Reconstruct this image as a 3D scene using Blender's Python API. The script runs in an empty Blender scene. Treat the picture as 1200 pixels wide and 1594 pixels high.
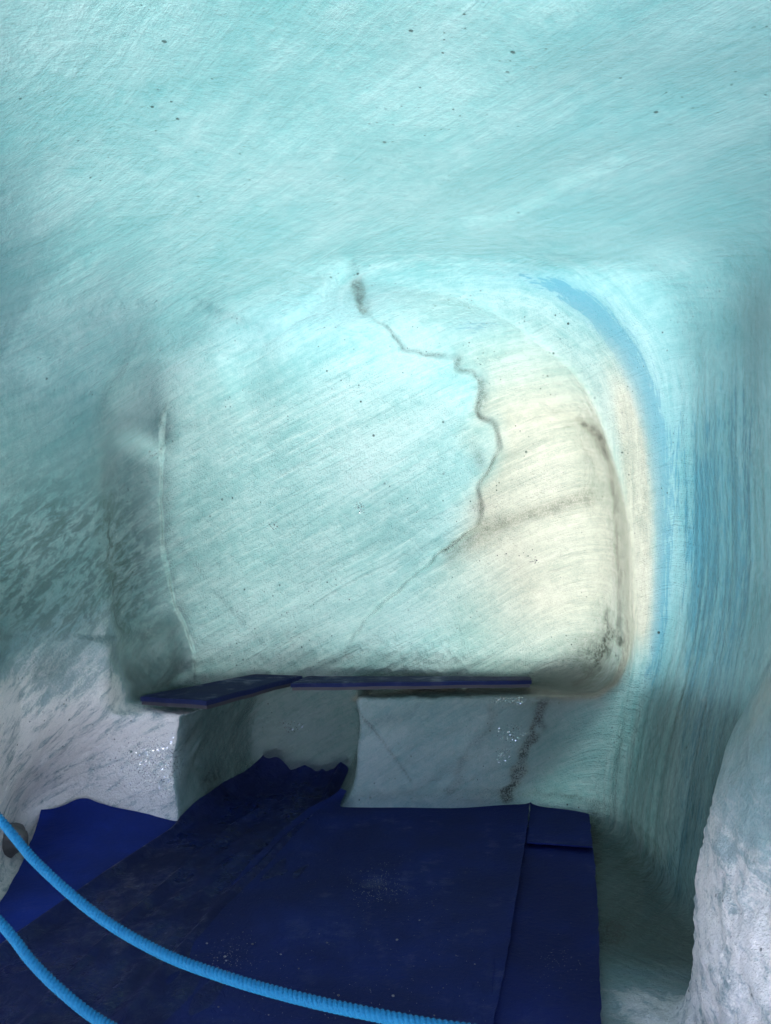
import bpy, math, random
import numpy as np
random.seed(7)
rng = np.random.default_rng(11)
scene = bpy.context.scene
col = scene.collection
R = math.radians

# ------------------------------------------------------------------ camera numbers
FPX, CX, CY, CAMZ = 1204.0, 600.0, 797.0, 1.5
PITCH = math.atan(58 / FPX)
cp, sp = math.cos(PITCH), math.sin(PITCH)

def ray(px, py):
    a, b = (px - CX) / FPX, (CY - py) / FPX
    return np.array([a, cp - b * sp, sp + b * cp])

def on_y(px, py, y):
    d = ray(px, py)
    return np.array([0, 0, CAMZ]) + d * (y / d[1])

def on_z(px, py, z=0.0):
    d = ray(px, py)
    return np.array([0, 0, CAMZ]) + d * ((z - CAMZ) / d[2])

def project(P):
    x, y, z = P[:, 0], P[:, 1], P[:, 2] - CAMZ
    dep = y * cp + z * sp
    dep = np.where(dep > 0.05, dep, 0.05)
    return CX + FPX * x / dep, CY - FPX * (z * cp - y * sp) / dep, dep

# ------------------------------------------------------------------ numeric helpers
def sstep(a, b, x):
    t = np.clip((x - a) / (b - a), 0, 1)
    return t * t * (3 - 2 * t)

def smin(a, b, k):
    h = np.maximum(k - np.abs(a - b), 0) / k
    return np.minimum(a, b) - h * h * k * 0.25

def smax(a, b, k):
    h = np.maximum(k - np.abs(a - b), 0) / k
    return np.maximum(a, b) + h * h * k * 0.25

_LAT = np.random.default_rng(5).random((32, 32, 32)).astype(np.float32) * 2 - 1

def vnoise(x, y, z):
    xi, yi, zi = np.floor(x).astype(np.int32), np.floor(y).astype(np.int32), np.floor(z).astype(np.int32)
    fx, fy, fz = x - xi, y - yi, z - zi
    fx, fy, fz = fx * fx * (3 - 2 * fx), fy * fy * (3 - 2 * fy), fz * fz * (3 - 2 * fz)
    L = lambda i, j, k: _LAT[(xi + i) & 31, (yi + j) & 31, (zi + k) & 31]
    a = (L(0, 0, 0) * (1 - fx) + L(1, 0, 0) * fx) * (1 - fy) + (L(0, 1, 0) * (1 - fx) + L(1, 1, 0) * fx) * fy
    b = (L(0, 0, 1) * (1 - fx) + L(1, 0, 1) * fx) * (1 - fy) + (L(0, 1, 1) * (1 - fx) + L(1, 1, 1) * fx) * fy
    return a * (1 - fz) + b * fz

def curvy(pts, n=7):
    """Catmull-Rom through the points"""
    p = np.array(pts, float); e = np.concatenate([[2 * p[0] - p[1]], p, [2 * p[-1] - p[-2]]]); out = []
    for i in range(len(p) - 1):
        a, b, c, d = e[i:i + 4]
        for t in np.linspace(0, 1, n, endpoint=False):
            out.append(tuple(.5 * (2 * b + (c - a) * t + (2 * a - 5 * b + 4 * c - d) * t * t + (3 * b - a - 3 * c + d) * t ** 3)))
    return out + [tuple(p[-1])]

def seg_dist(u, v, pts):
    """signed distance (positive to the right of travel on the picture) and arc parameter"""
    pts = np.array(pts, float)
    D = np.diff(pts, axis=0); LL = np.hypot(D[:, 0], D[:, 1]); Nn = np.stack([-D[:, 1], D[:, 0]], 1) / LL[:, None]
    lo = pts.min(0) - 420; hi = pts.max(0) + 420
    sel = np.nonzero((u > lo[0]) & (u < hi[0]) & (v > lo[1]) & (v < hi[1]))[0]
    U, Vv = u[sel], v[sel]
    best = np.full(U.shape, 1e9); sgn = np.ones(U.shape); arc = np.zeros(U.shape); L = 0
    for k in range(len(D)):
        (x0, y0), (dx, dy), l = pts[k], D[k], LL[k]
        t = np.clip(((U - x0) * dx + (Vv - y0) * dy) / (l * l), 0, 1)
        d = np.hypot(U - x0 - t * dx, Vv - y0 - t * dy)
        n0 = Nn[k] + (Nn[k - 1] if k else Nn[k]); n1 = Nn[k] + (Nn[k + 1] if k + 1 < len(D) else Nn[k])
        w0, w1 = (t <= 0), (t >= 1)
        nx = np.where(w0, n0[0], np.where(w1, n1[0], Nn[k][0])); ny = np.where(w0, n0[1], np.where(w1, n1[1], Nn[k][1]))
        c = nx * (U - x0 - t * dx) + ny * (Vv - y0 - t * dy)
        m = d < best
        best = np.where(m, d, best); sgn = np.where(m, np.sign(c), sgn); arc = np.where(m, L + t * l, arc)
        L += l
    ob, oa = np.full(u.shape, 1e4), np.zeros(u.shape)
    ob[sel] = best * np.where(sgn == 0, 1, sgn); oa[sel] = arc / L
    # far away points keep a sensible side
    far = np.ones(u.shape, bool); far[sel] = False
    ob[far] = np.where(u[far] < pts[:, 0].mean(), 1e4, -1e4)
    return ob, oa

# ------------------------------------------------------------------ the hollow in the glacier
YB = 5.1
FOL_N = np.array([.463, .368, -.807]); FOL_N /= np.linalg.norm(FOL_N)

def left_x(y, z):
    w = -1.86 + .29 * np.maximum(y - 3.7, 0) + .16 * (1 - sstep(.7, 1.5, z)) + .03 * np.sin(y * 2.1 + z)
    foot = -1.68 - .32 * np.clip(y - 3.3, -.2, 1.0)
    k = sstep(.75, .1, z)
    return w * (1 - k) + foot * k

def air(P):
    x, y, z = P[:, 0], P[:, 1], P[:, 2]
    n1 = vnoise(x * 1.1 + 3, y * 1.1, z * 1.1 + 7)
    n2 = vnoise(x * 2.9 + 9, y * 2.9 + 4, z * 2.1)
    wob = (.05 * n1 + .018 * n2)
    wobf = wob * sstep(.0, .35, z)
    # hall
    zc = 2.76 + .09 * y - .055 * (x - .4) ** 2
    xr = 1.27 + .43 * sstep(.0, 1.5, z) - .02 * y * 0
    yf = 4.47 - .19 * sstep(-.5, -1.0, x) + .02 * np.sin(x * 2.2)
    h = smax(z - zc, left_x(y, z) - x, 1.3)
    h = smax(h, x - xr, .40)
    h = smax(h, y - yf, .32)
    # sharper front of the two benches: hall front without the wide rounding low down
    h2 = smax(smax(left_x(y, z) - x, y - yf, .40), x - xr, .45)
    h = np.where(z < .5, h2, np.where(z > 1.0, h, h2 + (h - h2) * sstep(.5, 1.0, z)))
    h = smax(h, -.02 - z, .10)
    # alcove
    yb = YB - .10 * sstep(.2, 1.3, x) * 0 + .05 * n1
    lx = np.maximum(left_x(y, z), -1.50 - .6 * sstep(.95, 1.25, z))
    prof = smax(smax(x - 1.43, z - 3.08, 1.75), lx - x, .10 + 1.0 * sstep(1.3, 2.6, z))
    a = smax(prof, y - yb, .10 + .40 * sstep(-.2, 1.0, x) + .35 * sstep(2.2, 2.9, z))
    seat = .600 + .074 * sstep(-.55, -.35, x)
    a = smax(a, seat - z, .05 + .30 * sstep(.7, 1.3, x))
    d = smin(h, a, .035)
    # nook between the benches
    flare = .13 * np.exp(-np.maximum(z, 0) / .10) - .03 * np.sin(np.clip(z / .63, 0, 1) * 3.14)
    nk = smax(y - 5.08, x + .185 + flare, .06)
    nk = smax(nk, -1.06 - .05 * np.exp(-((z - .3) / .2) ** 2) + .36 * (y - 4.4) - x, .08)
    nk = smax(nk, z - .74, .03)
    nk = smax(nk, -.02 - z, .05)
    nk = smax(nk, 3.9 - y, .1)
    d = smin(d, nk, .035)
    # scooped arm of the left bench, niche in the left wall
    s = np.sqrt(((x + 1.27) / .30) ** 2 + ((y - 4.50) / .50) ** 2 + ((z - .90) / .30) ** 2)
    s = (s - 1) * .28
    d = smin(d, s, .03)
    zz = np.clip(z, 1.15, 2.02)
    c = np.sqrt((x + 1.44) ** 2 / 1.0 + (y - 4.75) ** 2 / 2.2 + (z - zz) ** 2) - .24
    d = smin(d, c, .06)
    # unseen side openings, cut to bring daylight onto the low ice
    tl = np.sqrt(((y - 1.9) / 1.25) ** 2 + ((z - .85) / 1.25) ** 2)
    tl = smax((tl - 1) * 1.1, x + .9, .1); tl = smax(tl, -.02 - z, .1)
    d = smin(d, tl, .25)
    tl = np.sqrt(((y - .95) / .85) ** 2 + ((z - .85) / 1.3) ** 2)
    tl = smax((tl - 1) * 1.0, .9 - x, .1); tl = smax(tl, -.02 - z, .1)
    d = smin(d, tl, .2)
    # swelling of ice in the right foreground
    b = np.sqrt(((x - 1.58) / .72) ** 2 + ((y - 2.25) / .60) ** 2 + ((z + .1) / 1.55) ** 2)
    b = -(b - 1) * .66
    d = smax(d, b, .10 + .5 * sstep(.55, 1.2, z))
    b = np.sqrt(((x - 1.32) / .42) ** 2 + ((y - 2.05) / .42) ** 2 + ((z - .1) / .62) ** 2)
    d = smax(d, -(b - 1) * .42, .10)
    return d + wobf

def grad(P, e=.004):
    g = np.empty_like(P)
    for i in range(3):
        q = P.copy(); q[:, i] += e; r = P.copy(); r[:, i] -= e
        g[:, i] = (air(q) - air(r)) / (2 * e)
    return g

def surface_nets(lo, hi, h):
    n = [int((hi[i] - lo[i]) / h) + 1 for i in range(3)]
    ax = [lo[i] + h * np.arange(n[i]) for i in range(3)]
    F = np.empty(n, np.float32)
    Y, Z = np.meshgrid(ax[1], ax[2], indexing='ij')
    for i in range(n[0]):
        P = np.stack([np.full(Y.size, ax[0][i]), Y.ravel(), Z.ravel()], 1)
        F[i] = air(P).reshape(Y.shape)
    S = F < 0
    corners = [(i, j, k) for i in (0, 1) for j in (0, 1) for k in (0, 1)]
    c = lambda A, o: A[o[0]:n[0] - 1 + o[0], o[1]:n[1] - 1 + o[1], o[2]:n[2] - 1 + o[2]]
    cnt = sum(c(S, o).astype(np.int8) for o in corners)
    act = (cnt > 0) & (cnt < 8)
    idx = np.full(act.shape, -1, np.int64)
    I = np.argwhere(act); idx[act] = np.arange(len(I))
    acc = np.zeros((len(I), 3)); num = np.zeros(len(I))
    vals = {o: c(F, o)[act] for o in corners}
    for o in corners:
        for d in range(3):
            if o[d] == 0:
                q = list(o); q[d] = 1; q = tuple(q)
                v0, v1 = vals[o], vals[q]
                m = (v0 < 0) != (v1 < 0)
                t = np.where(m, v0 / np.where(m, v0 - v1, 1), 0)
                pos = np.repeat(np.array(o, float)[None], len(I), 0); pos[:, d] = t
                acc[m] += pos[m]; num[m] += 1
    V = np.array(lo) + h * (I + acc / num[:, None])
    quads = []
    for d in range(3):
        a, b = [(1, 2), (2, 0), (0, 1)][d]
        sl0 = [slice(1, -1)] * 3; sl1 = [slice(1, -1)] * 3
        sl0[d] = slice(0, n[d] - 1); sl1[d] = slice(1, n[d])
        s0, s1 = S[tuple(sl0)], S[tuple(sl1)]
        for flip in (0, 1):
            E = np.argwhere((s0 & ~s1) if not flip else (~s0 & s1))
            off = np.ones(3, int); off[d] = 0
            E = E + off
            q = []
            for (da, db) in ((-1, -1), (0, -1), (0, 0), (-1, 0)):
                e = E.copy(); e[:, a] += da; e[:, b] += db
                q.append(idx[e[:, 0], e[:, 1], e[:, 2]])
            q = np.stack(q, 1)
            quads.append(q[:, ::-1] if not flip else q)      # faces look into the hollow
    Q = np.concatenate(quads)
    return V, Q[(Q >= 0).all(1)]

def subdivide(V, Q):
    n = len(V)
    E = np.concatenate([Q[:, [i, (i + 1) % 4]] for i in range(4)])
    Es = np.sort(E, 1)
    key = Es[:, 0] * n + Es[:, 1]
    u, inv = np.unique(key, return_inverse=True)
    em = (V[u // n] + V[u % n]) / 2
    fm = V[Q].mean(1)
    m = len(Q); ne = len(u)
    ei = (n + inv).reshape(4, m).T
    fi = n + ne + np.arange(m)
    out = [np.stack([Q[:, i], ei[:, i], fi, ei[:, (i - 1) % 4]], 1) for i in range(4)]
    return np.concatenate([V, em, fm]), np.concatenate(out)

def settle(V, it):
    for _ in range(it):
        f = air(V); g = grad(V)
        gg = np.maximum((g * g).sum(1), .15)
        V = V - np.clip(f / gg, -.03, .03)[:, None] * g
    return V

MOUTH_Y = 1.3
V, Q = surface_nets((-2.6, MOUTH_Y, -.2), (2.3, 5.7, 3.7), .026)
V = settle(V, 2)
V, Q = subdivide(V, Q)
V = settle(V, 2)
N = grad(V); N = -N / np.maximum(np.linalg.norm(N, axis=1), 1e-6)[:, None]    # into the air

# ------------------------------------------------------------------ fine relief traced on the surface
u, v, dep = project(V)
infr = (V[:, 1] > 1.2)
W = lambda k: vnoise(u * k, v * k, u * 0 + 3.3)
disp = np.zeros(len(V))

def step(pts, height, width, mask, rough=0.0, soft=2.5):
    """one side of a line stands proud and dies away over `width` picture pixels"""
    uu = u + rough * vnoise(u * .05, v * .05, u * 0 + 1.5); vv = v + rough * vnoise(u * .05, v * .05, u * 0 + 8.5)
    d, t = seg_dist(uu, vv, pts)
    end = sstep(0, .12, t) * sstep(1, .88, t)
    return height * sstep(-soft, soft, d) * np.exp(-np.maximum(d, 0) / width) * end * mask

back = sstep(4.5, 4.8, V[:, 1]) * (V[:, 2] > .6) * sstep(-.3, -.7, N[:, 1])
ceil = sstep(1.7, 2.3, V[:, 2]) * infr
SCALLOP = [(560, 470), (600, 505), (640, 545), (708, 552), (716, 572), (750, 588), (744, 642), (768, 656), (776, 690), (764, 726),
           (746, 752), (744, 776), (750, 800), (735, 822), (706, 846), (690, 860), (640, 900), (600, 935), (560, 975), (532, 1030)]
SCALLOP = curvy(SCALLOP, 5)
disp += step(SCALLOP, .045, 60, np.maximum(back, ceil * sstep(4.0, 4.4, V[:, 1])), 5, 5)
disp -= .03 * np.exp(-((u - 880) / 60) ** 2 - ((v - 720) / 60) ** 2) * back
LEFTLINE = [(262, 618), (250, 660), (250, 760), (253, 850), (262, 900), (275, 950), (292, 990), (302, 1015), (303, 1060)]
disp += step(LEFTLINE[::-1], .03, 40, infr * sstep(4.2, 4.6, V[:, 1]), 3)
disp += step([(250, 800), (300, 875), (360, 950), (420, 1012)], .005, 90, back, 0, 5)
# folds of the ceiling
disp += step([(20, 560), (130, 505), (210, 472), (300, 470), (380, 500), (450, 505)], .030, 110, ceil, 4, 12)
disp += step(curvy([(330, 560), (380, 540), (430, 508), (490, 462), (545, 402)]), .035, 110, ceil, 4, 9)
disp += step([(545, 395), (556, 420), (566, 450), (580, 490)], .015, 40, ceil, 2, 4)
disp += step([(690, 352), (780, 335), (840, 312), (880, 285), (930, 262), (990, 235)], .018, 160, ceil, 6, 8)
disp -= step([(150, 660), (165, 610), (200, 560), (290, 555), (390, 535)], .02, 60, ceil * 1.0, 4, 12)
# shallow dish above the arch
disp -= .035 * np.exp(-((u - 735) / 70) ** 2 - ((v - 510) / 26) ** 2) * infr
# long flow ribs down the right wall and round the arch
ARCH = [(560, 462), (600, 448), (660, 436), (740, 430), (810, 434), (870, 452), (920, 490), (960, 545), (985, 610), (1003, 690), (1012, 780), (1016, 900), (1016, 1010), (1012, 1100), (1005, 1300)]
dar, tar = seg_dist(u, v, ARCH)            # negative outside the arch
rightflow = sstep(-300, -120, dar) * sstep(90, 20, dar) * sstep(3.0, 3.5, V[:, 1]) * infr
acr = -dar / 1204 * dep                    # metres across the flow, outwards
alo = np.where(tar < .45, tar * 4.7, 4.3 - V[:, 2])
wgt = np.clip(sstep(.34, .52, tar) + sstep(4.25, 3.9, V[:, 1]), 0, 1)
acr2 = acr * (1 - wgt) + (V[:, 0] - 1.47 - V[:, 1] + 4.45) * wgt; alo2 = tar * 4.7 * (1 - wgt) + (4.3 - V[:, 2]) * wgt
rib = vnoise(acr2 * 14 + 2, alo2 * .8, acr * 0 + 4.4) + .4 * vnoise(acr2 * 34, alo2 * 1.5, acr * 0 + 9.1)
rightflow = rightflow * (1 - .85 * sstep(.52, .38, tar) * sstep(-45, -90, dar))
disp += .007 * rib * rightflow * sstep(.12, .5, tar)
# ledges of the foliation on the back wall, scallops on the low ice
fo = V @ FOL_N
fa = V @ np.array([.62, -.78, 0]); fb = V @ np.array([.6, .5, .58])
ledge = vnoise(fo * 16, fa * 1.6, fb * 1.6) + .6 * vnoise(fo * 36, fa * 3, fb * 3)
onwall = sstep(.85, 1.1, V[:, 0]) * sstep(4.45, 4.3, V[:, 1]) * sstep(2.6, 2.2, V[:, 2]) * sstep(2.9, 3.2, V[:, 1])
disp += .006 * rib * onwall * (1 - rightflow)
disp += (.0025 + .0035 * back) * ledge * (1 - np.maximum(rightflow, onwall)) * sstep(.03, .2, V[:, 2])
low = sstep(1.25, .75, V[:, 2]) * sstep(.02, .12, V[:, 2])
low = low * np.where(V[:, 0] > .5, sstep(3.0, 2.6, V[:, 1]), 1)
disp += .010 * low * vnoise(fo * 14, fa * 5, fb * 5) + .004 * low * vnoise(V[:, 0] * 40, V[:, 1] * 40, V[:, 2] * 40)
crust = sstep(2.9, 2.5, V[:, 1]) * sstep(.6, .9, V[:, 0]) * sstep(1.0, .5, V[:, 2])
disp += crust * (.020 * vnoise(V[:, 0] * 7, V[:, 1] * 7, V[:, 2] * 5) + .008 * vnoise(V[:, 0] * 22, V[:, 1] * 22, V[:, 2] * 14) + .008 * vnoise(V[:, 0] * 55, V[:, 1] * 55, V[:, 2] * 40))
V = V + N * disp[:, None]

# ------------------------------------------------------------------ kinds of ice, stored on the surface
def line_mask(pts, width, rough=6, mask=1.0, gap=0.0):
    uu = u + rough * vnoise(u * .06, v * .06, u * 0 + 2.5); vv = v + rough * vnoise(u * .06, v * .06, u * 0 + 6.5)
    d, t = seg_dist(uu, vv, pts)
    m = np.exp(-(d / width) ** 2) * mask
    if gap: m = m * sstep(-gap, .5, vnoise(t * 22, t * 0 + .5, t * 0 + 3.7) + .2)
    return m

def blob(cx, cy, rx, ry, rot=0):
    c, s = math.cos(R(rot)), math.sin(R(rot))
    a = (u - cx) * c - (v - cy) * s; b = (u - cx) * s + (v - cy) * c
    return np.exp(-(a / rx) ** 2 - (b / ry) ** 2)

alc = infr * sstep(4.35, 4.55, V[:, 1]) * sstep(.55, .65, V[:, 2])
# clear blue ice: the band round the arch, veins down the right wall
band = np.exp(-((dar + 11 - 6 * np.sin(tar * 9)) / 24) ** 2) * sstep(.10, .30, tar) * sstep(.98, .72, tar)
band2 = sstep(-30, -60, dar) * sstep(-260, -90, dar) * sstep(.42, .6, tar)
clear = np.clip(band * .74 + band2 * .55 + .5 * blob(735, 512, 66, 22, 8), 0, 1) * infr * sstep(3.0, 3.4, V[:, 1])
clear = np.clip(clear + .28 * ceil * sstep(600, 1150, u) + .22 * blob(1150, 760, 90, 280) * infr + .3 * blob(500, 480, 160, 40, 15) * ceil, 0, 1)
# white to cream bubbly ice on the right of the back wall
right_of = sstep(-30, 30, -seg_dist(u, v, SCALLOP + [(480, 1090)])[0])
warm = right_of * np.clip(blob(880, 850, 200, 260) * 1.15 + .45 * blob(800, 640, 200, 120), 0, 1) * alc
warm = np.clip(warm + .9 * np.exp(-((dar - 16) / 20) ** 2) * sstep(.3, .5, tar) * sstep(1070, 960, v) * infr * sstep(4.0, 4.3, V[:, 1]) + .5 * blob(740, 680, 40, 40) * alc + .5 * blob(735, 800, 45, 50) * alc, 0, 1)
LIP_GLOW = [(552, 1088), (570, 1079), (640, 1075), (825, 1071), (880, 1086), (930, 1083), (958, 1062), (974, 1025), (984, 940), (992, 800)]
warm = np.clip(warm + .8 * np.exp(-(seg_dist(u, v, LIP_GLOW)[0] / 5) ** 2) * infr * sstep(4.2, 4.4, V[:, 1]), 0, 1)  # light through the thin rim, painted as a paler line
warm = np.maximum(warm, .20 * alc * sstep(2.95, 2.3, V[:, 2]))
# silt, painted crease shade and other dark patches
dirt_crease = line_mask(SCALLOP, 2.6, 6, back + ceil * .9, -.05) * .32  # shade of the ridge crease painted as a thin dark line
dirt_crease += line_mask([(556, 440), (560, 462), (566, 478)], 10, 10, ceil) * .9
dirt_crease += .6 * blob(752, 615, 12, 34) * back + .6 * blob(714, 560, 9, 14) * back + .55 * blob(745, 715, 12, 22, 20) * back + .6 * blob(742, 792, 18, 14, 20) * back
dirt_crease += line_mask([(700, 862), (760, 822), (850, 792), (965, 762)], 17, 6, back) * .55
dirt_crease += line_mask([(900, 655), (932, 676), (950, 720), (958, 800), (963, 900), (966, 1000)], 6, 4, alc) * .55
dirt_crease += .55 * blob(930, 680, 14, 34, 25) * alc + .75 * blob(925, 1010, 50, 34, 35) * alc * .8
dirt_crease += line_mask([(945, 950), (950, 990), (925, 1040), (895, 1062)], 10, 10, alc) * .5
dirt_crease += line_mask(LEFTLINE, 3, 3, infr * (V[:, 1] > 4.2), .25) * .55
dirt_crease += .30 * blob(460, 992, 50, 16, 10) * back
dirt_crease += .07 * blob(620, 1010, 260, 40) * back  # faint darker band along the foot of the back wall
bface = infr * sstep(4.2, 4.4, V[:, 1]) * sstep(.70, .60, V[:, 2])
dirt_crease += line_mask([(852, 1085), (838, 1120), (822, 1160), (806, 1200), (790, 1240)], 10, 12, bface) * 1.0
dirt_crease += line_mask([(770, 1110), (740, 1160), (700, 1230)], 9, 12, bface) * .45
dirt_crease += line_mask([(556, 1105), (600, 1160), (640, 1215)], 2.5, 2, bface) * .5
dirt_crease += .4 * blob(600, 1120, 40, 14, 15) * bface + .35 * line_mask([(560, 1240), (900, 1235)], 8, 10, bface)
dirt_crease += .6 * blob(330, 1215, 26, 30) * bface + .35 * blob(290, 1135, 40, 26, 30) * bface + .3 * blob(370, 1160, 60, 60) * bface
lowl = infr * (V[:, 0] < -1) * sstep(4.9, 4.4, V[:, 1])
dirt_crease += lowl * (.42 * blob(75, 1040, 40, 24, 40) + .3 * blob(130, 1200, 40, 14, 45))
dirt_crease += infr * (V[:, 2] < .25) * (.8 * blob(950, 1455, 32, 34) + .5 * blob(925, 1330, 12, 70))
dirt_crease += .30 * blob(1180, 500, 70, 60, 30) * infr + .25 * blob(840, 410, 60, 12, 10) * ceil  # broad darker patch at the upper right, narrow one above the arch
dirt_crease += infr * (V[:, 2] < .12) * sstep(.8, 1.1, V[:, 0]) * (.35 + .2 * vnoise(V[:, 0] * 5, V[:, 1] * 5, V[:, 2] * 5))
dirt_crease = np.clip(dirt_crease, 0, 1)
# frosted, granular surface low down and near the mouth
lowm = sstep(1.40, .72, V[:, 2] - .2 * vnoise(fo * 6, fa * 2, fb * 2)) * sstep(4.6, 4.32, V[:, 1])
frost = np.clip(lowm * (1.0 * sstep(-.9, -1.06, V[:, 0]) * (1 - .85 * sstep(.55, .8, N[:, 0]) * sstep(-1.2, -1.1, V[:, 0])) + .80 * sstep(1.0, .3, V[:, 0]) * sstep(-.25, -.15, V[:, 0])) + sstep(3.0, 2.6, V[:, 1]) * sstep(.6, .9, V[:, 0]) * sstep(1.15, .45, V[:, 2]), 0, 1)
flowm = np.clip(rightflow + sstep(.9, 1.25, V[:, 0]) * sstep(4.4, 4.2, V[:, 1]) * sstep(2.7, 2.2, V[:, 2]), 0, 1)
streak = np.clip(blob(500, 740, 300, 140, 27) * 1.2 + blob(640, 930, 200, 60, 25) * .8 + .5 * warm, 0, 1) * alc
leftd = infr * np.clip(1.5 * blob(100, 890, 150, 130), 0, 1) * (V[:, 0] < -1)
wgt = np.clip(sstep(.34, .52, tar) + sstep(4.25, 3.9, V[:, 1]), 0, 1)
flow_uv = np.stack([acr * (1 - wgt) + (V[:, 0] - 1.47 - V[:, 1] + 4.45) * wgt, tar * 4.7 * (1 - wgt) + (4.3 - V[:, 2]) * wgt, np.zeros(len(V))], 1)

# ------------------------------------------------------------------ materials
def new_mat(name):
    m = bpy.data.materials.new(name); m.use_nodes = True
    m.node_tree.nodes.clear()
    return m

class NT:
    def __init__(s, m): s.t = m.node_tree; s.out = s.n('ShaderNodeOutputMaterial')
    def n(s, typ, **kw):
        nd = s.t.nodes.new(typ)
        for k, val in kw.items(): setattr(nd, k, val)
        return nd
    def set(s, sock, val):
        if hasattr(val, 'is_output') or isinstance(val, bpy.types.NodeSocket): s.t.links.new(val, sock)
        elif isinstance(val, tuple) and sock.type == 'RGBA' and len(val) == 3: sock.default_value = (*val, 1)
        else: sock.default_value = val
    def math(s, op, a, b=0.0, clamp=False):
        nd = s.n('ShaderNodeMath', operation=op, use_clamp=clamp); s.set(nd.inputs[0], a); s.set(nd.inputs[1], b); return nd.outputs[0]
    def vmath(s, op, a, b):
        nd = s.n('ShaderNodeVectorMath', operation=op); s.set(nd.inputs[0], a); s.set(nd.inputs[1], b)
        return nd.outputs['Value'] if op == 'DOT_PRODUCT' else nd.outputs[0]
    def noise(s, vec, scale, detail=4, rough=.55, dist=0.0):
        nd = s.n('ShaderNodeTexNoise'); s.set(nd.inputs['Vector'], vec); s.set(nd.inputs['Scale'], scale)
        nd.inputs['Detail'].default_value = detail; nd.inputs['Roughness'].default_value = rough; nd.inputs['Distortion'].default_value = dist
        return nd.outputs['Fac']
    def ramp(s, f, a, b, lo=0.0, hi=1.0):
        nd = s.n('ShaderNodeMapRange', interpolation_type='SMOOTHSTEP'); s.set(nd.inputs[0], f)
        for i, x in enumerate((a, b, lo, hi)): nd.inputs[i + 1].default_value = x
        return nd.outputs[0]
    def mix(s, f, a, b, blend='MIX'):
        nd = s.n('ShaderNodeMix', data_type='RGBA', blend_type=blend); s.set(nd.inputs[0], f); s.set(nd.inputs[6], a); s.set(nd.inputs[7], b); return nd.outputs[2]
    def comb(s, x, y, z):
        nd = s.n('ShaderNodeCombineXYZ'); s.set(nd.inputs[0], x); s.set(nd.inputs[1], y); s.set(nd.inputs[2], z); return nd.outputs[0]
    def attr(s, name): return s.n('ShaderNodeAttribute', attribute_name=name)
    def bump(s, h, strength, dist, normal=None):
        nd = s.n('ShaderNodeBump'); s.set(nd.inputs['Height'], h); nd.inputs['Strength'].default_value = strength; nd.inputs['Distance'].default_value = dist
        if normal is not None: s.set(nd.inputs['Normal'], normal)
        return nd.outputs[0]
    def mixs(s, f, a, b):
        nd = s.n('ShaderNodeMixShader'); s.set(nd.inputs[0], f); s.set(nd.inputs[1], a); s.set(nd.inputs[2], b); return nd.outputs[0]

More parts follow.
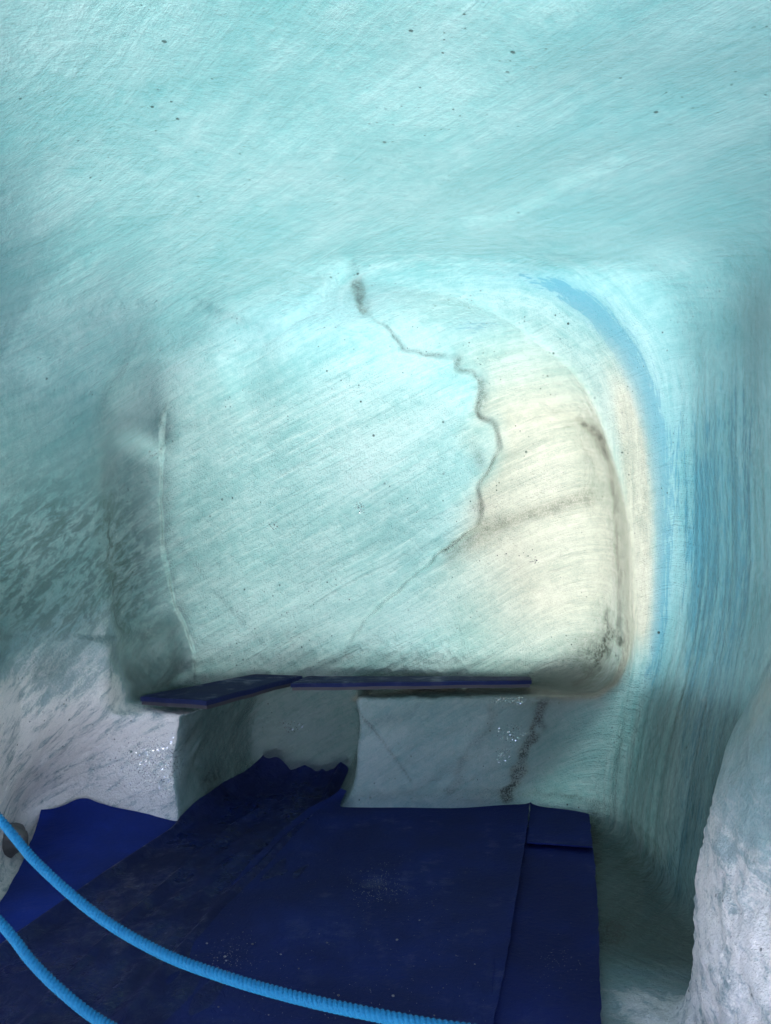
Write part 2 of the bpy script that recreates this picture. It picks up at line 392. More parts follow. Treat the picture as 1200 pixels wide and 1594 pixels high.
def ice_material():
    m = new_mat('glacier_ice'); t = NT(m)
    P = t.n('ShaderNodeNewGeometry').outputs['Position']
    kind, kind2, flow = t.attr('ice_kind'), t.attr('ice_kind_two'), t.attr('flow')
    sep = t.n('ShaderNodeSeparateColor'); t.set(sep.inputs[0], kind.outputs['Color'])
    clear_, warm_, dirt_crease_, frost_ = sep.outputs[0], sep.outputs[1], sep.outputs[2], kind.outputs['Alpha']
    sep2 = t.n('ShaderNodeSeparateColor'); t.set(sep2.inputs[0], kind2.outputs['Color'])
    flow_, streak_, deep_, glint_ = sep2.outputs[0], sep2.outputs[1], sep2.outputs[2], kind2.outputs['Alpha']
    # foliation of the glacier: thin sheets crossing the whole cave
    wv = t.n('ShaderNodeTexNoise'); t.set(wv.inputs['Vector'], P); wv.inputs['Scale'].default_value = 1.1; wv.inputs['Detail'].default_value = 2
    Pw = t.vmath('ADD', P, t.vmath('SCALE', wv.outputs['Color'], (0, 0, 0)))
    Pw.node.inputs[1].links[0].from_node.inputs['Scale'].default_value = .06
    fn = t.vmath('DOT_PRODUCT', Pw, tuple(FOL_N)); fa_ = t.vmath('DOT_PRODUCT', Pw, (.62, -.78, 0)); fb_ = t.vmath('DOT_PRODUCT', Pw, (.6, .5, .58))
    def fol(across, along): return t.comb(t.math('MULTIPLY', fn, across), t.math('MULTIPLY', fa_, along), t.math('MULTIPLY', fb_, along))
    f1 = t.noise(fol(5, .8), 1, 5, .6, .4)
    f2 = t.noise(fol(42, 2.6), 1, 6, .68, .5)
    f3 = t.noise(fol(190, 12), 1, 4, .7, .3)
    fs = t.n('ShaderNodeSeparateXYZ'); t.set(fs.inputs[0], flow.outputs['Vector'])
    def flo(across, along): return t.comb(t.math('MULTIPLY', fs.outputs[0], across), t.math('MULTIPLY', fs.outputs[1], along), 0.0)
    f4 = t.noise(fol(24, 7), 1, 7, .74, .4)
    g1 = t.noise(flo(14, .9), 1, 6, .7, .8)
    g2 = t.noise(flo(70, 9), 1, 5, .72, .5)
    grain = t.noise(P, 120, 4, .75)
    mott = t.noise(P, 16, 7, .72)
    cloud = t.noise(P, 1.3, 3, .5)
    # amount of white bubbles against clear ice
    fol_v = t.math('ADD', t.math('MULTIPLY', f1, .55), t.math('ADD', t.math('MULTIPLY', f2, .42), t.math('MULTIPLY', f3, .34)))       # ~ .67 mean
    flo_v = t.math('ADD', t.math('MULTIPLY', g1, .75), t.math('MULTIPLY', g2, .60))
    mv = t.n('ShaderNodeMix', data_type='FLOAT'); t.set(mv.inputs[0], flow_); t.set(mv.inputs[2], fol_v); t.set(mv.inputs[3], flo_v); val = mv.outputs[0]
    val = t.math('ADD', val, t.math('MULTIPLY', t.math('SUBTRACT', mott, .5), .55))
    val = t.math('ADD', val, t.math('MULTIPLY', t.math('SUBTRACT', grain, .5), .55))
    val = t.math('ADD', val, t.math('MULTIPLY', t.math('SUBTRACT', cloud, .5), .50))
    white = t.ramp(val, .36, .98)
    c_clear = (.085, .40, .56); c_mid = (.33, .66, .66); c_white = (.76, .92, .91)
    base = t.mix(white, c_mid, c_white)
    # clear blue veins break up through the bubbles
    vein = t.ramp(t.math('ADD', t.math('ADD', t.math('MULTIPLY', g2, .55), t.math('MULTIPLY', g1, .45)), t.math('MULTIPLY', t.math('SUBTRACT', clear_, .6), .42)), .485, .535)
    vein = t.math('MULTIPLY', vein, t.ramp(clear_, .04, .35)); base = t.mix(t.math('MULTIPLY', clear_, .65), base, (.24, .57, .69))
    base = t.mix(t.math('MULTIPLY', vein, .72), base, c_clear)
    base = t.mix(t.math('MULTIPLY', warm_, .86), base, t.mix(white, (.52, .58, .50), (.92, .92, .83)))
    # bright streaks of bubbly ice
    st = t.ramp(t.math('ADD', t.math('MULTIPLY', f2, .7), t.math('MULTIPLY', f3, .3)), .52, .74)
    base = t.mix(t.math('MULTIPLY', t.math('MULTIPLY', st, streak_), .75), base, (.93, .97, .92))
    # grey green clear patches on the left wall
    gp = t.math('MULTIPLY', t.ramp(f4, .56, .44), deep_)
    base = t.mix(t.math('MULTIPLY', gp, .65), base, (.07, .19, .18))
    # frost is whiter and neutral
    fr = t.math('MULTIPLY', frost_, t.ramp(t.math('ADD', t.math('ADD', t.math('MULTIPLY', f4, .85), t.math('MULTIPLY', grain, .25)), t.math('MULTIPLY', t.math('SUBTRACT', frost_, .8), .35)), .47, .64))
    base = t.mix(t.math('MULTIPLY', frost_, .8), base, (.30, .36, .36)); base = t.mix(t.math('MULTIPLY', fr, .92), base, (.93, .92, .86))
    # silt and painted crease shade: broken up, brown black
    dn = t.ramp(t.math('ADD', t.math('MULTIPLY', grain, .75), t.math('MULTIPLY', mott, .45)), .66, .54)
    soft = t.math('MULTIPLY', dirt_crease_, .45)
    base = t.mix(soft, base, (.20, .19, .13))
    base = t.mix(t.math('MULTIPLY', t.math('MULTIPLY', t.ramp(dirt_crease_, .22, .95), dn), .85), base, (.04, .05, .042))
    # grit specks frozen in
    for sc, th in ((34, .075), (13, .05)):
        vo = t.n('ShaderNodeTexVoronoi', feature='F1'); t.set(vo.inputs['Vector'], P); vo.inputs['Scale'].default_value = sc
        cs = t.n('ShaderNodeSeparateColor'); t.set(cs.inputs[0], vo.outputs['Color'])
        size = t.math('MULTIPLY', t.ramp(cs.outputs[0], .55, 1.0), th * 2.2)
        hit = t.math('LESS_THAN', vo.outputs['Distance'], size)
        hit = t.math('MULTIPLY', hit, t.ramp(t.noise(P, 2.3, 3), .44, .58))
        base = t.mix(t.math('MULTIPLY', hit, .85), base, (.03, .06, .06))
    # relief of the melt surface
    hgt = t.math('ADD', t.math('MULTIPLY', f2, .5), t.math('ADD', t.math('MULTIPLY', mott, .6), t.math('MULTIPLY', grain, .16)))
    b1 = t.bump(hgt, .8, .028)
    rough_h = t.math('MULTIPLY', t.math('ADD', t.noise(P, 38, 5, .75), t.math('MULTIPLY', grain, .6)), frost_)
    b2 = t.bump(rough_h, .9, .018, b1)
    df = t.n('ShaderNodeBsdfDiffuse'); t.set(df.inputs['Color'], t.mix(1.0, base, t.mix(frost_, (.058, .075, .075), (.97, .95, .93)), 'MULTIPLY')); t.set(df.inputs['Normal'], b2)
    tr = t.n('ShaderNodeBsdfTranslucent'); t.set(tr.inputs['Normal'], b2)
    t.set(tr.inputs['Color'], t.mix(1.0, base, t.mix(warm_, (.083, .117, .123), (.108, .113, .104)), 'MULTIPLY'))
    body = t.mixs(t.ramp(frost_, 0, 1, TRANS, .12), df.outputs[0], tr.outputs[0])
    gl = t.n('ShaderNodeBsdfGlossy'); gl.inputs['Color'].default_value = (1, 1, 1, 1)
    t.set(gl.inputs['Roughness'], t.ramp(frost_, 0, 1, .09, .24)); t.set(gl.inputs['Normal'], b2)
    vg = t.n('ShaderNodeTexVoronoi', feature='F1'); t.set(vg.inputs['Vector'], P); vg.inputs['Scale'].default_value = 190
    cg = t.n('ShaderNodeSeparateColor'); t.set(cg.inputs[0], vg.outputs['Color'])
    shine = t.math('MULTIPLY', t.math('GREATER_THAN', t.math('ADD', cg.outputs[1], t.math('MULTIPLY', glint_, .38)), 1.18), .6)
    gl2 = t.n('ShaderNodeBsdfGlossy'); gl2.inputs['Color'].default_value = (1, 1, 1, 1); gl2.inputs['Roughness'].default_value = .2
    vn_ = t.vmath('ADD', t.n('ShaderNodeNewGeometry').outputs['Normal'], t.vmath('MULTIPLY', t.vmath('SUBTRACT', vg.outputs['Color'], (.5, .5, .5)), (1.1, 1.1, 1.1)))
    t.set(gl2.inputs['Normal'], t.vmath('NORMALIZE', vn_, (0, 0, 0)))
    fz = t.n('ShaderNodeFresnel'); fz.inputs['IOR'].default_value = 1.45; t.set(fz.inputs['Normal'], b2)
    sh = t.mixs(t.math('MULTIPLY', fz.outputs[0], .9), body, gl.outputs[0])
    sh = t.mixs(shine, sh, gl2.outputs[0])
    t.set(t.out.inputs[0], sh)
    return m

TRANS = .5
ICE = ice_material()

def carpet_material(name, c, wet, wrinkle=1.0):
    m = new_mat(name); t = NT(m)
    P = t.n('ShaderNodeNewGeometry').outputs['Position']
    n1 = t.noise(P, 2.2, 4, .6); n2 = t.noise(P, 420, 2, .7); n3 = t.noise(P, 9, 5, .6)
    colr = t.mix(t.ramp(n1, .35, .7), tuple(x * .75 for x in c), tuple(x * 1.2 for x in c))
    colr = t.mix(t.math('MULTIPLY', t.ramp(n3, .5, .8), .20), colr, (.006, .008, .020))
    fleck = t.math('GREATER_THAN', t.noise(P, 160, 1, .5), .80)
    colr = t.mix(t.math('MULTIPLY', fleck, .2), colr, (.22, .24, .30))
    p = t.n('ShaderNodeBsdfPrincipled'); t.set(p.inputs['Base Color'], colr)
    wv = t.ramp(t.math('ADD', t.math('MULTIPLY', n3, .5), t.math('MULTIPLY', n1, .5)), .60 - .16 * wet, .70 - .12 * wet)
    t.set(p.inputs['Roughness'], t.math('SUBTRACT', .78, t.math('MULTIPLY', wv, .55 * wet)))
    p.inputs['Specular IOR Level'].default_value = .13 + .05 * wet
    wr = t.noise(t.vmath('MULTIPLY', P, (1, 1, 1)), 26, 4, .6, 1.2)
    h = t.math('ADD', t.math('MULTIPLY', n2, .10), t.math('MULTIPLY', wr, .5 * wrinkle))
    t.set(p.inputs['Normal'], t.bump(h, .8, .010))
    t.set(t.out.inputs[0], p.outputs[0])
    return m

def simple_mat(name, c, rough=.6, var=.2, scale=30, spec=.4):
    m = new_mat(name); t = NT(m)
    P = t.n('ShaderNodeNewGeometry').outputs['Position']
    n1 = t.noise(P, scale, 4, .6)
    p = t.n('ShaderNodeBsdfPrincipled')
    t.set(p.inputs['Base Color'], t.mix(n1, tuple(x * (1 - var) for x in c), tuple(min(1, x * (1 + var)) for x in c)))
    p.inputs['Roughness'].default_value = rough; p.inputs['Specular IOR Level'].default_value = spec
    t.set(p.inputs['Normal'], t.bump(n1, .3, .01))
    t.set(t.out.inputs[0], p.outputs[0])
    return m

def snow_mat():
    m = new_mat('snow'); t = NT(m)
    P = t.n('ShaderNodeNewGeometry').outputs['Position']
    n = t.noise(P, 3, 6, .6)
    p = t.n('ShaderNodeBsdfPrincipled'); t.set(p.inputs['Base Color'], t.mix(n, (.74, .76, .78), (.88, .89, .90)))
    p.inputs['Roughness'].default_value = .7
    t.set(p.inputs['Normal'], t.bump(n, .6, .1)); t.set(t.out.inputs[0], p.outputs[0])
    return m

# ------------------------------------------------------------------ linking helpers
def tag(o, label=None, cat=None, group=None, kind=None):
    if label: o['label'] = label
    if cat: o['category'] = cat
    if group: o['group'] = group
    if kind: o['kind'] = kind
    return o

def empty(name, loc=(0, 0, 0)):
    o = bpy.data.objects.new(name, None); col.objects.link(o); o.location = loc; o.empty_display_size = .1
    return o

def link(name, verts, faces, mat, parent=None, smooth=True):
    me = bpy.data.meshes.new(name)
    verts = np.asarray(verts, float)
    faces = np.asarray(faces)
    if faces.ndim == 2:
        k = faces.shape[1]
        me.vertices.add(len(verts)); me.vertices.foreach_set('co', verts.ravel())
        me.loops.add(faces.size); me.loops.foreach_set('vertex_index', faces.ravel().astype(np.int32))
        me.polygons.add(len(faces)); me.polygons.foreach_set('loop_start', np.arange(0, faces.size, k, dtype=np.int32))
        me.update(calc_edges=True); me.validate()
    else:
        me.from_pydata([tuple(p) for p in verts], [], [tuple(int(i) for i in f) for f in faces]); me.update()
    if smooth: me.polygons.foreach_set('use_smooth', np.ones(len(me.polygons), bool))
    me.materials.append(mat)
    o = bpy.data.objects.new(name, me); col.objects.link(o)
    if parent is not None: o.parent = parent
    return o

# ------------------------------------------------------------------ the ice cave and its parts
def vertex_normals(V, Q):
    n = np.cross(V[Q[:, 2]] - V[Q[:, 0]], V[Q[:, 3]] - V[Q[:, 1]])
    out = np.zeros_like(V)
    for i in range(4): np.add.at(out, Q[:, i], n)
    return out / np.maximum(np.linalg.norm(out, axis=1), 1e-9)[:, None]

VN = vertex_normals(V, Q)
if (VN * N).sum() < 0:
    Q = Q[:, ::-1].copy(); VN = -VN
FC = V[Q].mean(1); FN = VN[Q].mean(1)
x, y, z = FC.T
part = np.zeros(len(Q), int)                                   # 0 ceiling
part[(z < 2.15)] = np.where(x[z < 2.15] > 0, 2, 1)             # side walls
part[(y > 4.62) & (z > .60) & (FN[:, 1] < -.3)] = 3            # back wall
part[(y > 4.62) & (z > .60) & (part == 0) & (y > 4.9)] = 3
part[(z < .66) & (y > 3.95) & (x < -.45) & (FN[:, 2] < .9) & (x > -1.62)] = 4   # left bench
part[(z < .66) & (y > 3.95) & (x >= -.45) & (x < 1.22)] = 5    # right bench
part[(z < .64) & (y > 4.98) & (x > -.9) & (x < -.15)] = 3
part[(z < .10) & (FN[:, 2] > .75) & (part != 5)] = 6           # floor
part[(z < .07) & (FN[:, 2] > .75)] = 6
cave = empty('ice_cave', (0, 2.2, 0))
tag(cave, 'pale blue hollow carved into glacier ice, with scooped walls and ice benches', 'ice cave')
NAMES = {0: ('ceiling', None), 1: ('side_wall', 'grey green left wall with a tall niche'), 2: ('side_wall', 'blue veined right wall with vertical melt streaks'),
         3: ('back_wall', None), 4: ('ice_bench', 'frosty white bench under the slanted board'), 5: ('ice_bench', 'grey ice bench front stained by dark cracks'), 6: ('floor', None)}
A1 = np.stack([clear, warm, dirt_crease, frost], 1).astype(np.float32)
gl_ = sum(blob(*b) for b in ((826, 104, 14, 11), (560, 790, 12, 14), (425, 818, 16, 9), (832, 872, 10, 10), (782, 1178, 16, 16), (800, 1090, 60, 9), (725, 470, 22, 18),
      (240, 80, 5, 9), (745, 355, 16, 10), (238, 705, 14, 10), (245, 1190, 50, 34), (330, 1215, 22, 14), (450, 1130, 26, 14), (800, 1140, 30, 20), (950, 1455, 16, 20)))
gl_ = np.clip(gl_ + .30 * frost * (V[:, 0] > .5) * sstep(3.0, 2.7, V[:, 1]) + .40 * frost * (V[:, 0] < -.9), 0, 1) * infr
A2 = np.stack([flowm, streak, leftd, gl_], 1).astype(np.float32)
for k, (nm, lab) in NAMES.items():
    q = Q[part == k]
    if not len(q): continue
    ids, inv = np.unique(q, return_inverse=True)
    o = link(nm, V[ids] - np.array([0, 2.2, 0]), inv.reshape(q.shape), ICE, cave)
    me = o.data
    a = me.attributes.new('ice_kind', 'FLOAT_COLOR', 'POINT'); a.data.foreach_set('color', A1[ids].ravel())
    a = me.attributes.new('ice_kind_two', 'FLOAT_COLOR', 'POINT'); a.data.foreach_set('color', A2[ids].ravel())
    a = me.attributes.new('flow', 'FLOAT_VECTOR', 'POINT'); a.data.foreach_set('vector', flow_uv[ids].astype(np.float32).ravel())
    me.normals_split_custom_set_from_vertices(VN[ids].tolist())
    if lab: o['label'] = lab

# ------------------------------------------------------------------ snow field outside, with unseen banks added to shade the ice
gx = np.concatenate([np.linspace(-60, -5, 30), np.linspace(-4.8, -2.9, 20), np.linspace(-2.8, 2.8, 161), np.linspace(2.9, 4.8, 20), np.linspace(5, 60, 30)])
gy = np.concatenate([np.linspace(-60, -6, 30), np.linspace(-5.8, .5, 50), np.linspace(.55, 6, 156), np.linspace(6.1, 8, 20), np.linspace(8.3, 70, 30)])
GX, GY = np.meshgrid(gx, gy, indexing='ij')
rise = np.where(GX < 0, sstep(2.7, 3.3, GY), sstep(1.4, 2.0, GY))
GZ = -.04 + rise * (.82 + np.maximum(1.08 * sstep(.80, 1.3, -GX) * sstep(5.45, 5.8, GY), sstep(1.95, 2.35, -GX)) * (1.55 + .35 * vnoise(GX * 1.3, GY * 1.3, GX * 0 + 5)) + 1.15 * sstep(5.5, 5.9, GY) * sstep(1.2, .2, GX) + (6.6 + .8 * vnoise(GX * .9, GY * .9, GX * 0 + 9)) * sstep(2.4, 3.3, GX) * sstep(.6, 1.4, GY) * sstep(5.9, 5.2, GY) + .02 * np.maximum(GY - 8, 0)) + .08 * vnoise(GX * .7, GY * .7, GX * 0) * sstep(0, 2, np.hypot(GX, GY) - 1)
G = np.stack([GX.ravel(), GY.ravel(), GZ.ravel()], 1)
ins = np.minimum(np.minimum(air(G), air(G * [1, 1, 0] + [0, 0, .3])), air(G * [1, 1, 0] + [0, 0, .9])) < .035
ins &= (G[:, 1] > MOUTH_Y + .0) & (G[:, 1] < 5.6) & (np.abs(G[:, 0]) < 2.5)
ii = np.arange(G.shape[0]).reshape(GX.shape)
gq = np.stack([ii[:-1, :-1], ii[1:, :-1], ii[1:, 1:], ii[:-1, 1:]], -1).reshape(-1, 4)
gq = gq[~ins[gq].any(1)]
ids, inv = np.unique(gq, return_inverse=True)
gr = link('ground', G[ids], inv.reshape(gq.shape), snow_mat()); tag(gr, kind='structure')

# ------------------------------------------------------------------ carpets
def poly_at(pts, t):
    pts = np.asarray(pts, float)
    L = np.concatenate([[0], np.cumsum(np.linalg.norm(np.diff(pts, axis=0), axis=1))]); L /= L[-1]
    return np.stack([np.interp(t, L, pts[:, i]) for i in range(pts.shape[1])], 1)

def carpet(name, left, right, z0, mat, label, nu=70, nv=110, relief=None, th=.007, jag=.004):
    """a sheet between two edges given as floor points, top to bottom"""
    tl = np.linspace(0, 1, nv)
    Lp, Rp = poly_at(left, tl), poly_at(right, tl)
    s = np.linspace(0, 1, nu)
    P = Lp[:, None] * (1 - s)[None, :, None] + Rp[:, None] * s[None, :, None]
    P = P.reshape(-1, P.shape[-1])
    if P.shape[1] == 2: P = np.concatenate([P, np.zeros((len(P), 1))], 1)
    Sg, Tg = np.tile(s, nv), np.repeat(tl, nu)
    edge = np.minimum(np.minimum(Sg, 1 - Sg) * nu, np.minimum(Tg, 1 - Tg) * nv) < .5
    P[:, 0] += edge * jag * vnoise(P[:, 0] * 25, P[:, 1] * 25, P[:, 0] * 0 + z0 * 900)
    P[:, 1] += edge * jag * vnoise(P[:, 0] * 25, P[:, 1] * 25, P[:, 0] * 0 + z0 * 700 + 5)
    P[:, 2] += z0 + .003 * (vnoise(P[:, 0] * 3, P[:, 1] * 3, P[:, 0] * 0 + z0 * 100) + 1)
    if relief is not None: P[:, 2] += relief(P, Sg, Tg)
    n = nu * nv
    top = np.arange(n).reshape(nv, nu)
    qt = np.stack([top[:-1, :-1], top[1:, :-1], top[1:, 1:], top[:-1, 1:]], -1).reshape(-1, 4)
    rim = np.concatenate([top[0, :], top[1:, -1], top[-1, -2::-1], top[-2:0:-1, 0]])
    rn = np.roll(rim, -1)
    side = np.stack([rim, rn, rn + n, rim + n], 1)
    Vv = np.concatenate([P, P - [0, 0, th]])
    o = link(name, Vv, np.concatenate([qt, qt[:, ::-1] + n, side]), mat)
    o.data.set_sharp_from_angle(angle=R(40))
    return tag(o, label, 'carpet', 'blue carpets laid on the cave floor')

fz = lambda pts: [on_z(a, b)[:2] for a, b in pts]
C_BRIGHT = carpet_material('blue_felt', (0.00320, 0.01440, 0.12000), .25)
C_WET = carpet_material('wet_navy_felt', (.00090, .0042, .034), 1.0, 1.5)
C_MAIN = carpet_material('navy_felt', (0.00140, 0.00620, 0.04800), .45)
C_RIGHT = carpet_material('deep_blue_felt', (0.00128, 0.00576, 0.05280), .30)

def rel_left(P, S, T):
    up = np.exp(-T * 14)
    return up * (.03 + .08 * sstep(.9, .3, S) + .05 * np.exp(-((S - .25) / .12) ** 2)) + .012 * vnoise(P[:, 0] * 4, P[:, 1] * 4, P[:, 0] * 0 + 2.2) * (1 - T * .3)
carpet('carpet', [on_z(64, 1262, .10)[:2], on_z(50, 1296, .06)[:2]] + fz([(38, 1335), (0, 1408), (-60, 1500), (-200, 1800)]),
       [on_z(306, 1274, .03)[:2]] + fz([(330, 1300), (300, 1330), (200, 1402), (60, 1500), (-60, 1600), (-260, 1850)]), .000, C_BRIGHT,
       'bright blue carpet sheet with curled back edge beside the frosty left bench', relief=rel_left)

def rel_run(P, S, T):
    fold = .035 * np.exp(-((S - .03) / .035) ** 2) * sstep(.18, .35, T)
    curl = .17 * np.exp(-T * 26) * (.55 + .45 * np.exp(-((S - .12) / .18) ** 2) + .25 * vnoise(S * 7, S * 0 + 2, S * 0))
    curl2 = .09 * np.exp(-S * 16) * sstep(.34, .22, T)
    fold = fold + .016 * np.exp(-((S - .30 - .12 * T) / .02) ** 2) * sstep(.1, .3, T) + .020 * np.exp(-((S - .80 + .1 * T) / .03) ** 2) * sstep(.95, .6, T) * (1 + .4 * vnoise(T * 11, S * 0, S * 0 + 3))
    wr = .018 * vnoise(S * 18 + T * 4, T * 9, S * 0 + 4) * np.exp(-((S - .62) / .25) ** 2)
    return fold + curl + curl2 + wr
carpet('carpet', fz([(418, 1212), (385, 1228), (345, 1247), (320, 1268), (290, 1284), (150, 1378), (0, 1484), (-150, 1600), (-420, 1850)]),
       fz([(562, 1212), (548, 1235), (560, 1262), (520, 1300), (480, 1350), (420, 1430), (380, 1500), (330, 1594), (200, 1850)]), .012, C_WET,
       'wet wrinkled navy carpet runner reaching back under the bridging board', nu=110, nv=150, relief=rel_run)

def rel_strip(P, S, T): return .006 * vnoise(P[:, 0] * 5, P[:, 1] * 3, P[:, 0] * 0 + 3) + .006 * np.exp(-S * 40)
carpet('carpet', fz([(790, 1290), (780, 1400), (760, 1594), (735, 1850)]),
       fz([(918, 1290), (924, 1330), (930, 1400), (936, 1594), (942, 1850)]), .008, C_RIGHT,
       'deep blue carpet strip along the foot of the right ice wall', relief=rel_strip, nu=40)

def rel_main(P, S, T):
    a = .016 * vnoise(P[:, 0] * 2.6, P[:, 1] * 2.2, P[:, 0] * 0 + 6)
    ed = .012 * np.exp(-(1 - S) * 60) + .010 * np.exp(-S * 40) * (1 + vnoise(T * 20, T * 0, T * 0))
    return a + ed + .03 * np.exp(-T * 40) * (1 + vnoise(S * 4, S * 0, S * 0))
carpet('carpet', fz([(530, 1254), (480, 1272), (430, 1310), (395, 1345), (330, 1425), (275, 1515), (190, 1600), (0, 1850)]),
       fz([(826, 1256), (822, 1290), (818, 1320), (806, 1400), (790, 1500), (770, 1600), (735, 1850)]), .022, C_MAIN,
       'large dark navy middle carpet strewn with grit before the ice bench', nu=120, nv=150, relief=rel_main)

def rel_flap(P, S, T): return .055 * np.exp(-T * 5) * np.exp(-S * 9) + .018 * np.exp(-T * 9) + .004 + .010 * np.exp(-(1 - T) * 12)
carpet('carpet', fz([(826, 1257), (824, 1285), (820, 1322)]), fz([(915, 1262), (919, 1295), (922, 1330)]), .020, C_RIGHT,
       'small blue carpet offcut at the back corner by the right wall', nu=40, nv=40, relief=rel_flap)

# ------------------------------------------------------------------ seat boards
def board(corners, th, label, chip):
    """corners: four top points front-left, front-right, back-right, back-left"""
    c = np.array(corners, float)
    root = empty('seat_board', tuple(c.mean(0) - [0, 0, th]))
    tag(root, label, 'seat board', 'blue covered boards on the ice benches')
    org = c.mean(0) - [0, 0, th]
    def slab(name, shrink, ztop, zbot, mat, nu=50, nv=20, amp=.002):
        cc = c.mean(0) + (c - c.mean(0)) * shrink
        s, t_ = np.meshgrid(np.linspace(0, 1, nu), np.linspace(0, 1, nv))
        s, t_ = s.ravel()[:, None], t_.ravel()[:, None]
        P = (cc[0] * (1 - s) + cc[1] * s) * (1 - t_) + (cc[3] * (1 - s) + cc[2] * s) * t_
        e = np.minimum(np.minimum(s, 1 - s) * (nu - 1), np.minimum(t_, 1 - t_) * (nv - 1)).ravel()
        P = P - org
        P[:, 2] += ztop + amp * vnoise(P[:, 0] * 9, P[:, 1] * 9, P[:, 0] * 0 + chip) - .004 * (e < .5)
        P[:, 0] += (e < .5) * .004 * vnoise(P[:, 0] * 30, P[:, 1] * 30, P[:, 0] * 0 + chip)
        P[:, 1] += (e < .5) * .004 * vnoise(P[:, 0] * 30, P[:, 1] * 30, P[:, 0] * 0 + chip + 3)
        B = P.copy(); B[:, 2] += (zbot - ztop) 
        n = nu * nv; g = np.arange(n).reshape(nv, nu)
        qt = np.stack([g[:-1, :-1], g[:-1, 1:], g[1:, 1:], g[1:, :-1]], -1).reshape(-1, 4)
        rim = np.concatenate([g[0, :], g[1:, -1], g[-1, -2::-1], g[-2:0:-1, 0]]); rn = np.roll(rim, -1)
        o = link(name, np.concatenate([P, B]), np.concatenate([qt, qt[:, ::-1] + n, np.stack([rim, rim + n, rn + n, rn], 1)]), mat, root)
        o.data.set_sharp_from_angle(angle=R(40))
        return o
    slab('cover', 1.0, th, th * .45, BOARD_TOP)
    slab('plank', .985, th * .45 - .001, 0, BOARD_WOOD)
    return root
BOARD_TOP = carpet_material('board_cover_blue', (0.00180, 0.00600, 0.03300), .6)
BOARD_WOOD = simple_mat('wet_dark_wood', (.012, .012, .016), .7)
zb = .648
board([on_z(218, 1096, zb), on_z(322, 1103, zb), on_z(471, 1062, zb), on_z(398, 1059, zb)], .045,
      'blue covered board lying on the frosty left bench, slanting away', 1.0)
zb = .695
c0, c1 = on_z(452, 1074, zb), on_z(827, 1069, zb)
c2 = on_y(826, 1063, c1[1] + .27); c3 = on_y(478, 1062, c0[1] + .30)
board([c0, c1, c2, c3], .040, 'long narrow blue board bridging the gap to the grey ice bench', 4.0)

# ------------------------------------------------------------------ ropes
def rope(points, rad, label, mat):
    pts = np.array(points, float)
    # Catmull-Rom through the points
    out = []
    ext = np.concatenate([[2 * pts[0] - pts[1]], pts, [2 * pts[-1] - pts[-2]]])
    for i in range(len(pts) - 1):
        p0, p1, p2, p3 = ext[i:i + 4]
        for t in np.linspace(0, 1, 60, endpoint=False):
            out.append(.5 * (2 * p1 + (p2 - p0) * t + (2 * p0 - 5 * p1 + 4 * p2 - p3) * t * t + (3 * p1 - p0 - 3 * p2 + p3) * t ** 3))
    c = np.array(out + [pts[-1]])
    L = np.concatenate([[0], np.cumsum(np.linalg.norm(np.diff(c, axis=0), axis=1))])
    ds = .0022
    s = np.arange(0, L[-1], ds)
    c = np.stack([np.interp(s, L, c[:, i]) for i in range(3)], 1)
    T = np.gradient(c, axis=0); T /= np.linalg.norm(T, axis=1)[:, None]
    Uv = np.cross(T, [0, 0, 1.0]); Uv /= np.linalg.norm(Uv, axis=1)[:, None]
    Wv = np.cross(T, Uv)
    ns = 36
    th = np.linspace(0, 2 * np.pi, ns, endpoint=False)
    lead = rad * 2 * 1.4
    ph = 2 * np.pi * s / lead
    a = th[None, :] - ph[:, None]
    prof = np.abs(np.sin(1.5 * a))                      # three strands
    r = rad * (.56 + .44 * np.sqrt(prof)) * (1 + .012 * np.sin(a * 24 + s[:, None] * 900))
    P = c[:, None] + r[..., None] * (np.cos(th)[None, :, None] * Uv[:, None] + np.sin(th)[None, :, None] * Wv[:, None])
    n = len(s); g = np.arange(n * ns).reshape(n, ns); g2 = np.roll(g, -1, 1)
    q = np.stack([g[:-1], g2[:-1], g2[1:], g[1:]], -1).reshape(-1, 4)
    o = link('rope', P.reshape(-1, 3), q, mat)
    return tag(o, label, 'rope', 'blue barrier ropes across the foreground')
ROPE = simple_mat('blue_rope_fibre', (.0006, .060, .128), .7, .25, 300, .12)
rp = lambda lst: [on_y(a, b, yy) for a, b, yy in lst]
rope(rp([(-330, 880, 1.95), (-160, 1090, 1.72), (0, 1276, 1.52), (60, 1346, 1.45), (150, 1424, 1.37), (250, 1483, 1.29), (350, 1521, 1.22), (450, 1550, 1.16), (560, 1575, 1.11), (700, 1600, 1.06), (900, 1622, 1.0), (1300, 1640, .92), (1900, 1560, .85)]),
     .0089, 'upper bright blue twisted rope sagging across the carpets', ROPE)
rope(rp([(-330, 1080, 1.75), (-120, 1310, 1.52), (0, 1436, 1.40), (50, 1498, 1.35), (100, 1547, 1.31), (160, 1592, 1.27), (260, 1640, 1.2), (420, 1690, 1.13), (700, 1740, 1.05), (1200, 1760, .95), (1900, 1680, .85)]),
     .0089, 'lower bright blue twisted rope cutting the bottom left corner', ROPE)

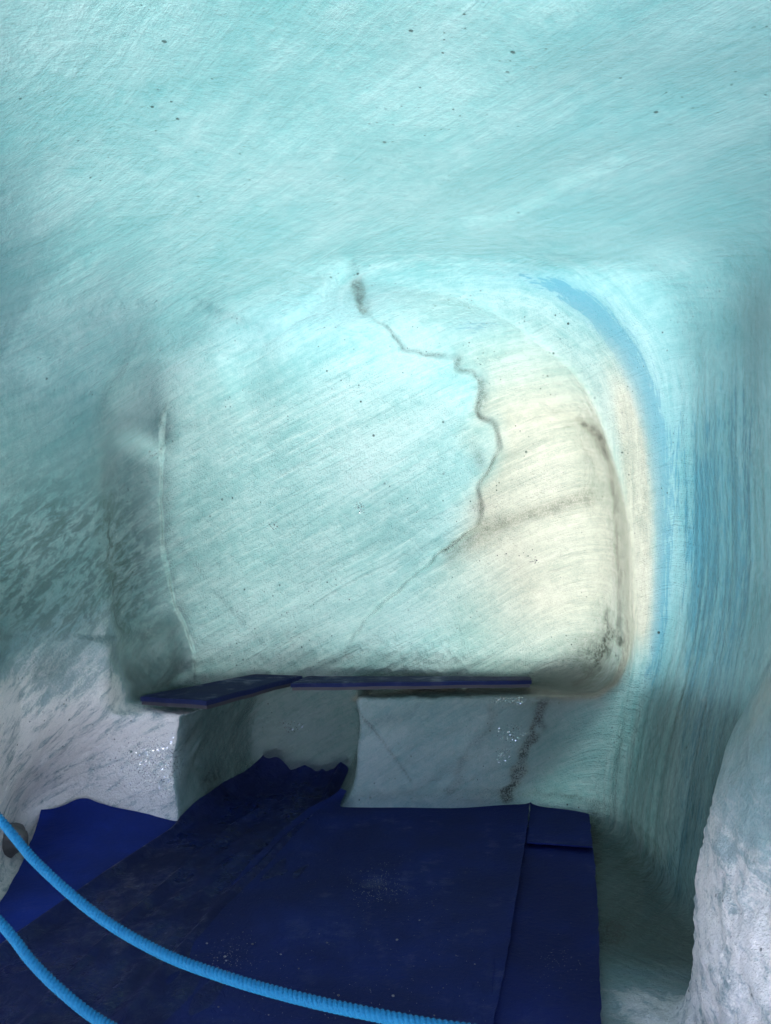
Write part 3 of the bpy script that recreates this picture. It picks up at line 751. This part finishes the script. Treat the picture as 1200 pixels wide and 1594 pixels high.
# ------------------------------------------------------------------ stones and scraps
def stone(name, loc, size, mat, seed, squash=(1, 1, 1), nl=10, nb=14):
    th = np.linspace(0, np.pi, nl); ph = np.linspace(0, 2 * np.pi, nb, endpoint=False)
    TH, PH = np.meshgrid(th, ph, indexing='ij')
    D = np.stack([np.sin(TH) * np.cos(PH), np.sin(TH) * np.sin(PH), np.cos(TH)], -1).reshape(-1, 3)
    r = 1 + .28 * vnoise(D[:, 0] * 1.5 + seed * 3.1, D[:, 1] * 1.5, D[:, 2] * 1.5 + seed) + .1 * vnoise(D[:, 0] * 4, D[:, 1] * 4 + seed, D[:, 2] * 4)
    P = D * r[:, None] * size * np.array(squash)
    P[:, 2] -= P[:, 2].min()
    g = np.arange(nl * nb).reshape(nl, nb); g2 = np.roll(g, -1, 1)
    q = np.stack([g[:-1], g[1:], g2[1:], g2[:-1]], -1).reshape(-1, 4)
    o = link(name, P, q, mat); o.location = loc
    return o
def top_z(px, py, default=.034):
    return default
ROCK = simple_mat('dark_wet_stone', (.05, .048, .044), .45, .5, 25)
TAN = simple_mat('brown_stone', (.16, .14, .11), .6, .4, 40)
GREY = simple_mat('pale_grit_stone', (.10, .10, .095), .6, .3, 60)
b = on_z(8, 1342, .0)
o = stone('stone', (b[0] - .03, b[1] + .05, -.01), .11, ROCK, 3, (1.0, .7, .75), 16, 22); tag(o, 'dark wet stone at the foot of the left ice, half behind the upper rope', 'stone')
b = on_z(203, 1262, .0)
o = stone('stone', (b[0], b[1], .055), .045, TAN, 8, (1.5, .7, .35), 14, 18); tag(o, 'flat brown stone on the back edge of the bright blue carpet', 'stone')
b = on_z(493, 1197, .0)
o = stone('ice_chip', (b[0], b[1], .05), .022, simple_mat('pale_ice_chip', (.7, .74, .76), .3, .1, 40), 5, (1.3, .8, .6)); tag(o, 'small pale ice chip on the wet runner under the board', 'ice chip')
pebs = [(258, 1453, 0), (423, 1440, 1), (428, 1439, 1), (378, 1451, 0), (393, 1470, 0), (437, 1486, 1), (497, 1454, 1), (509, 1468, 0), (675, 1410, 0), (653, 1433, 1),
        (710, 1488, 0), (418, 1580, 1), (340, 1568, 0), (527, 1550, 0), (676, 1581, 0), (739, 1501, 1), (322, 1469, 1), (350, 1490, 1), (352, 1496, 1), (590, 1380, 0),
        (618, 1464, 1), (690, 1538, 0), (612, 1551, 1), (465, 1508, 0)]
for i, (a_, b_, k) in enumerate(pebs):
    p = on_z(a_, b_, .03)
    o = stone('pebble', (p[0], p[1], .029), random.uniform(.002, .0045), GREY if k else ROCK, i + 20, (1.2, .9, .7), 7, 9)
    tag(o, 'tiny %s pebble lying loose on the navy carpet' % ('pale' if k else 'dark'), 'pebble', '%s pebbles scattered on the navy carpet' % ('pale' if k else 'dark'))
# fine grit: far too much to count
gv, gf = [], []
def grain_at(px, py, r, zz=.031):
    p = on_z(px, py, zz); k = len(gv)
    for d in ((1, 0, 0), (-.5, .87, 0), (-.5, -.87, 0), (0, 0, 1.2)):
        gv.append((p[0] + d[0] * r * random.uniform(.6, 1.3), p[1] + d[1] * r * random.uniform(.6, 1.3), zz + d[2] * r))
    gf.extend([(k, k + 1, k + 3), (k + 1, k + 2, k + 3), (k + 2, k, k + 3)])
for _ in range(260): grain_at(random.gauss(590, 22), random.gauss(1380, 16), random.uniform(.001, .003))
for _ in range(420): grain_at(random.uniform(330, 760), random.uniform(1330, 1590), random.uniform(.0008, .0022))
for _ in range(120): grain_at(random.gauss(355, 20), random.gauss(1490, 20), random.uniform(.001, .0025))
for _ in range(90): grain_at(random.gauss(870, 22), random.gauss(1500, 25), random.uniform(.0008, .002), .018)
o = link('grit', gv, np.array(gf), GREY, smooth=False); tag(o, 'fine pale grit strewn over the navy carpet', 'grit', kind='stuff')

# ------------------------------------------------------------------ light and camera
SUN_EL, SUN_AZ = R(52), R(34)                 # azimuth from +y towards +x
w = bpy.data.worlds.new('World'); scene.world = w; w.use_nodes = True
nt = w.node_tree
sky = nt.nodes.new('ShaderNodeTexSky'); sky.sky_type = 'NISHITA'; sky.sun_disc = False
sky.sun_elevation = SUN_EL; sky.sun_rotation = SUN_AZ; sky.altitude = 2000
bg = nt.nodes['Background']; nt.links.new(sky.outputs[0], bg.inputs[0]); bg.inputs[1].default_value = .15; sky.dust_density = 10; sky.air_density = .12; sky.ozone_density = 0
sl = bpy.data.lights.new('sun', 'SUN'); sl.energy = 1.05; sl.angle = R(24); sl.color = (1, .96, .90)
so = bpy.data.objects.new('sun', sl); col.objects.link(so)
from mathutils import Vector
sd = Vector((math.sin(SUN_AZ) * math.cos(SUN_EL), math.cos(SUN_AZ) * math.cos(SUN_EL), math.sin(SUN_EL)))
so.rotation_euler = sd.to_track_quat('Z', 'Y').to_euler(); so.location = sd * 20

cam = bpy.data.cameras.new('camera'); co = bpy.data.objects.new('camera', cam); col.objects.link(co)
co.location = (0, 0, CAMZ); co.rotation_euler = (math.pi / 2 + PITCH, 0, 0)
cam.sensor_fit = 'VERTICAL'; cam.sensor_height = 36; cam.lens = 36 * FPX / 1594
cam.clip_start = .05; cam.clip_end = 400
scene.camera = co
scene.view_settings.view_transform = 'Standard'; scene.view_settings.look = 'None'
scene.view_settings.exposure = 4.80; scene.view_settings.gamma = 1
scene.cycles.max_bounces = 10; scene.cycles.diffuse_bounces = 6; scene.cycles.transmission_bounces = 8
scene.cycles.use_denoising = True
scene.cycles.sample_clamp_indirect = 8
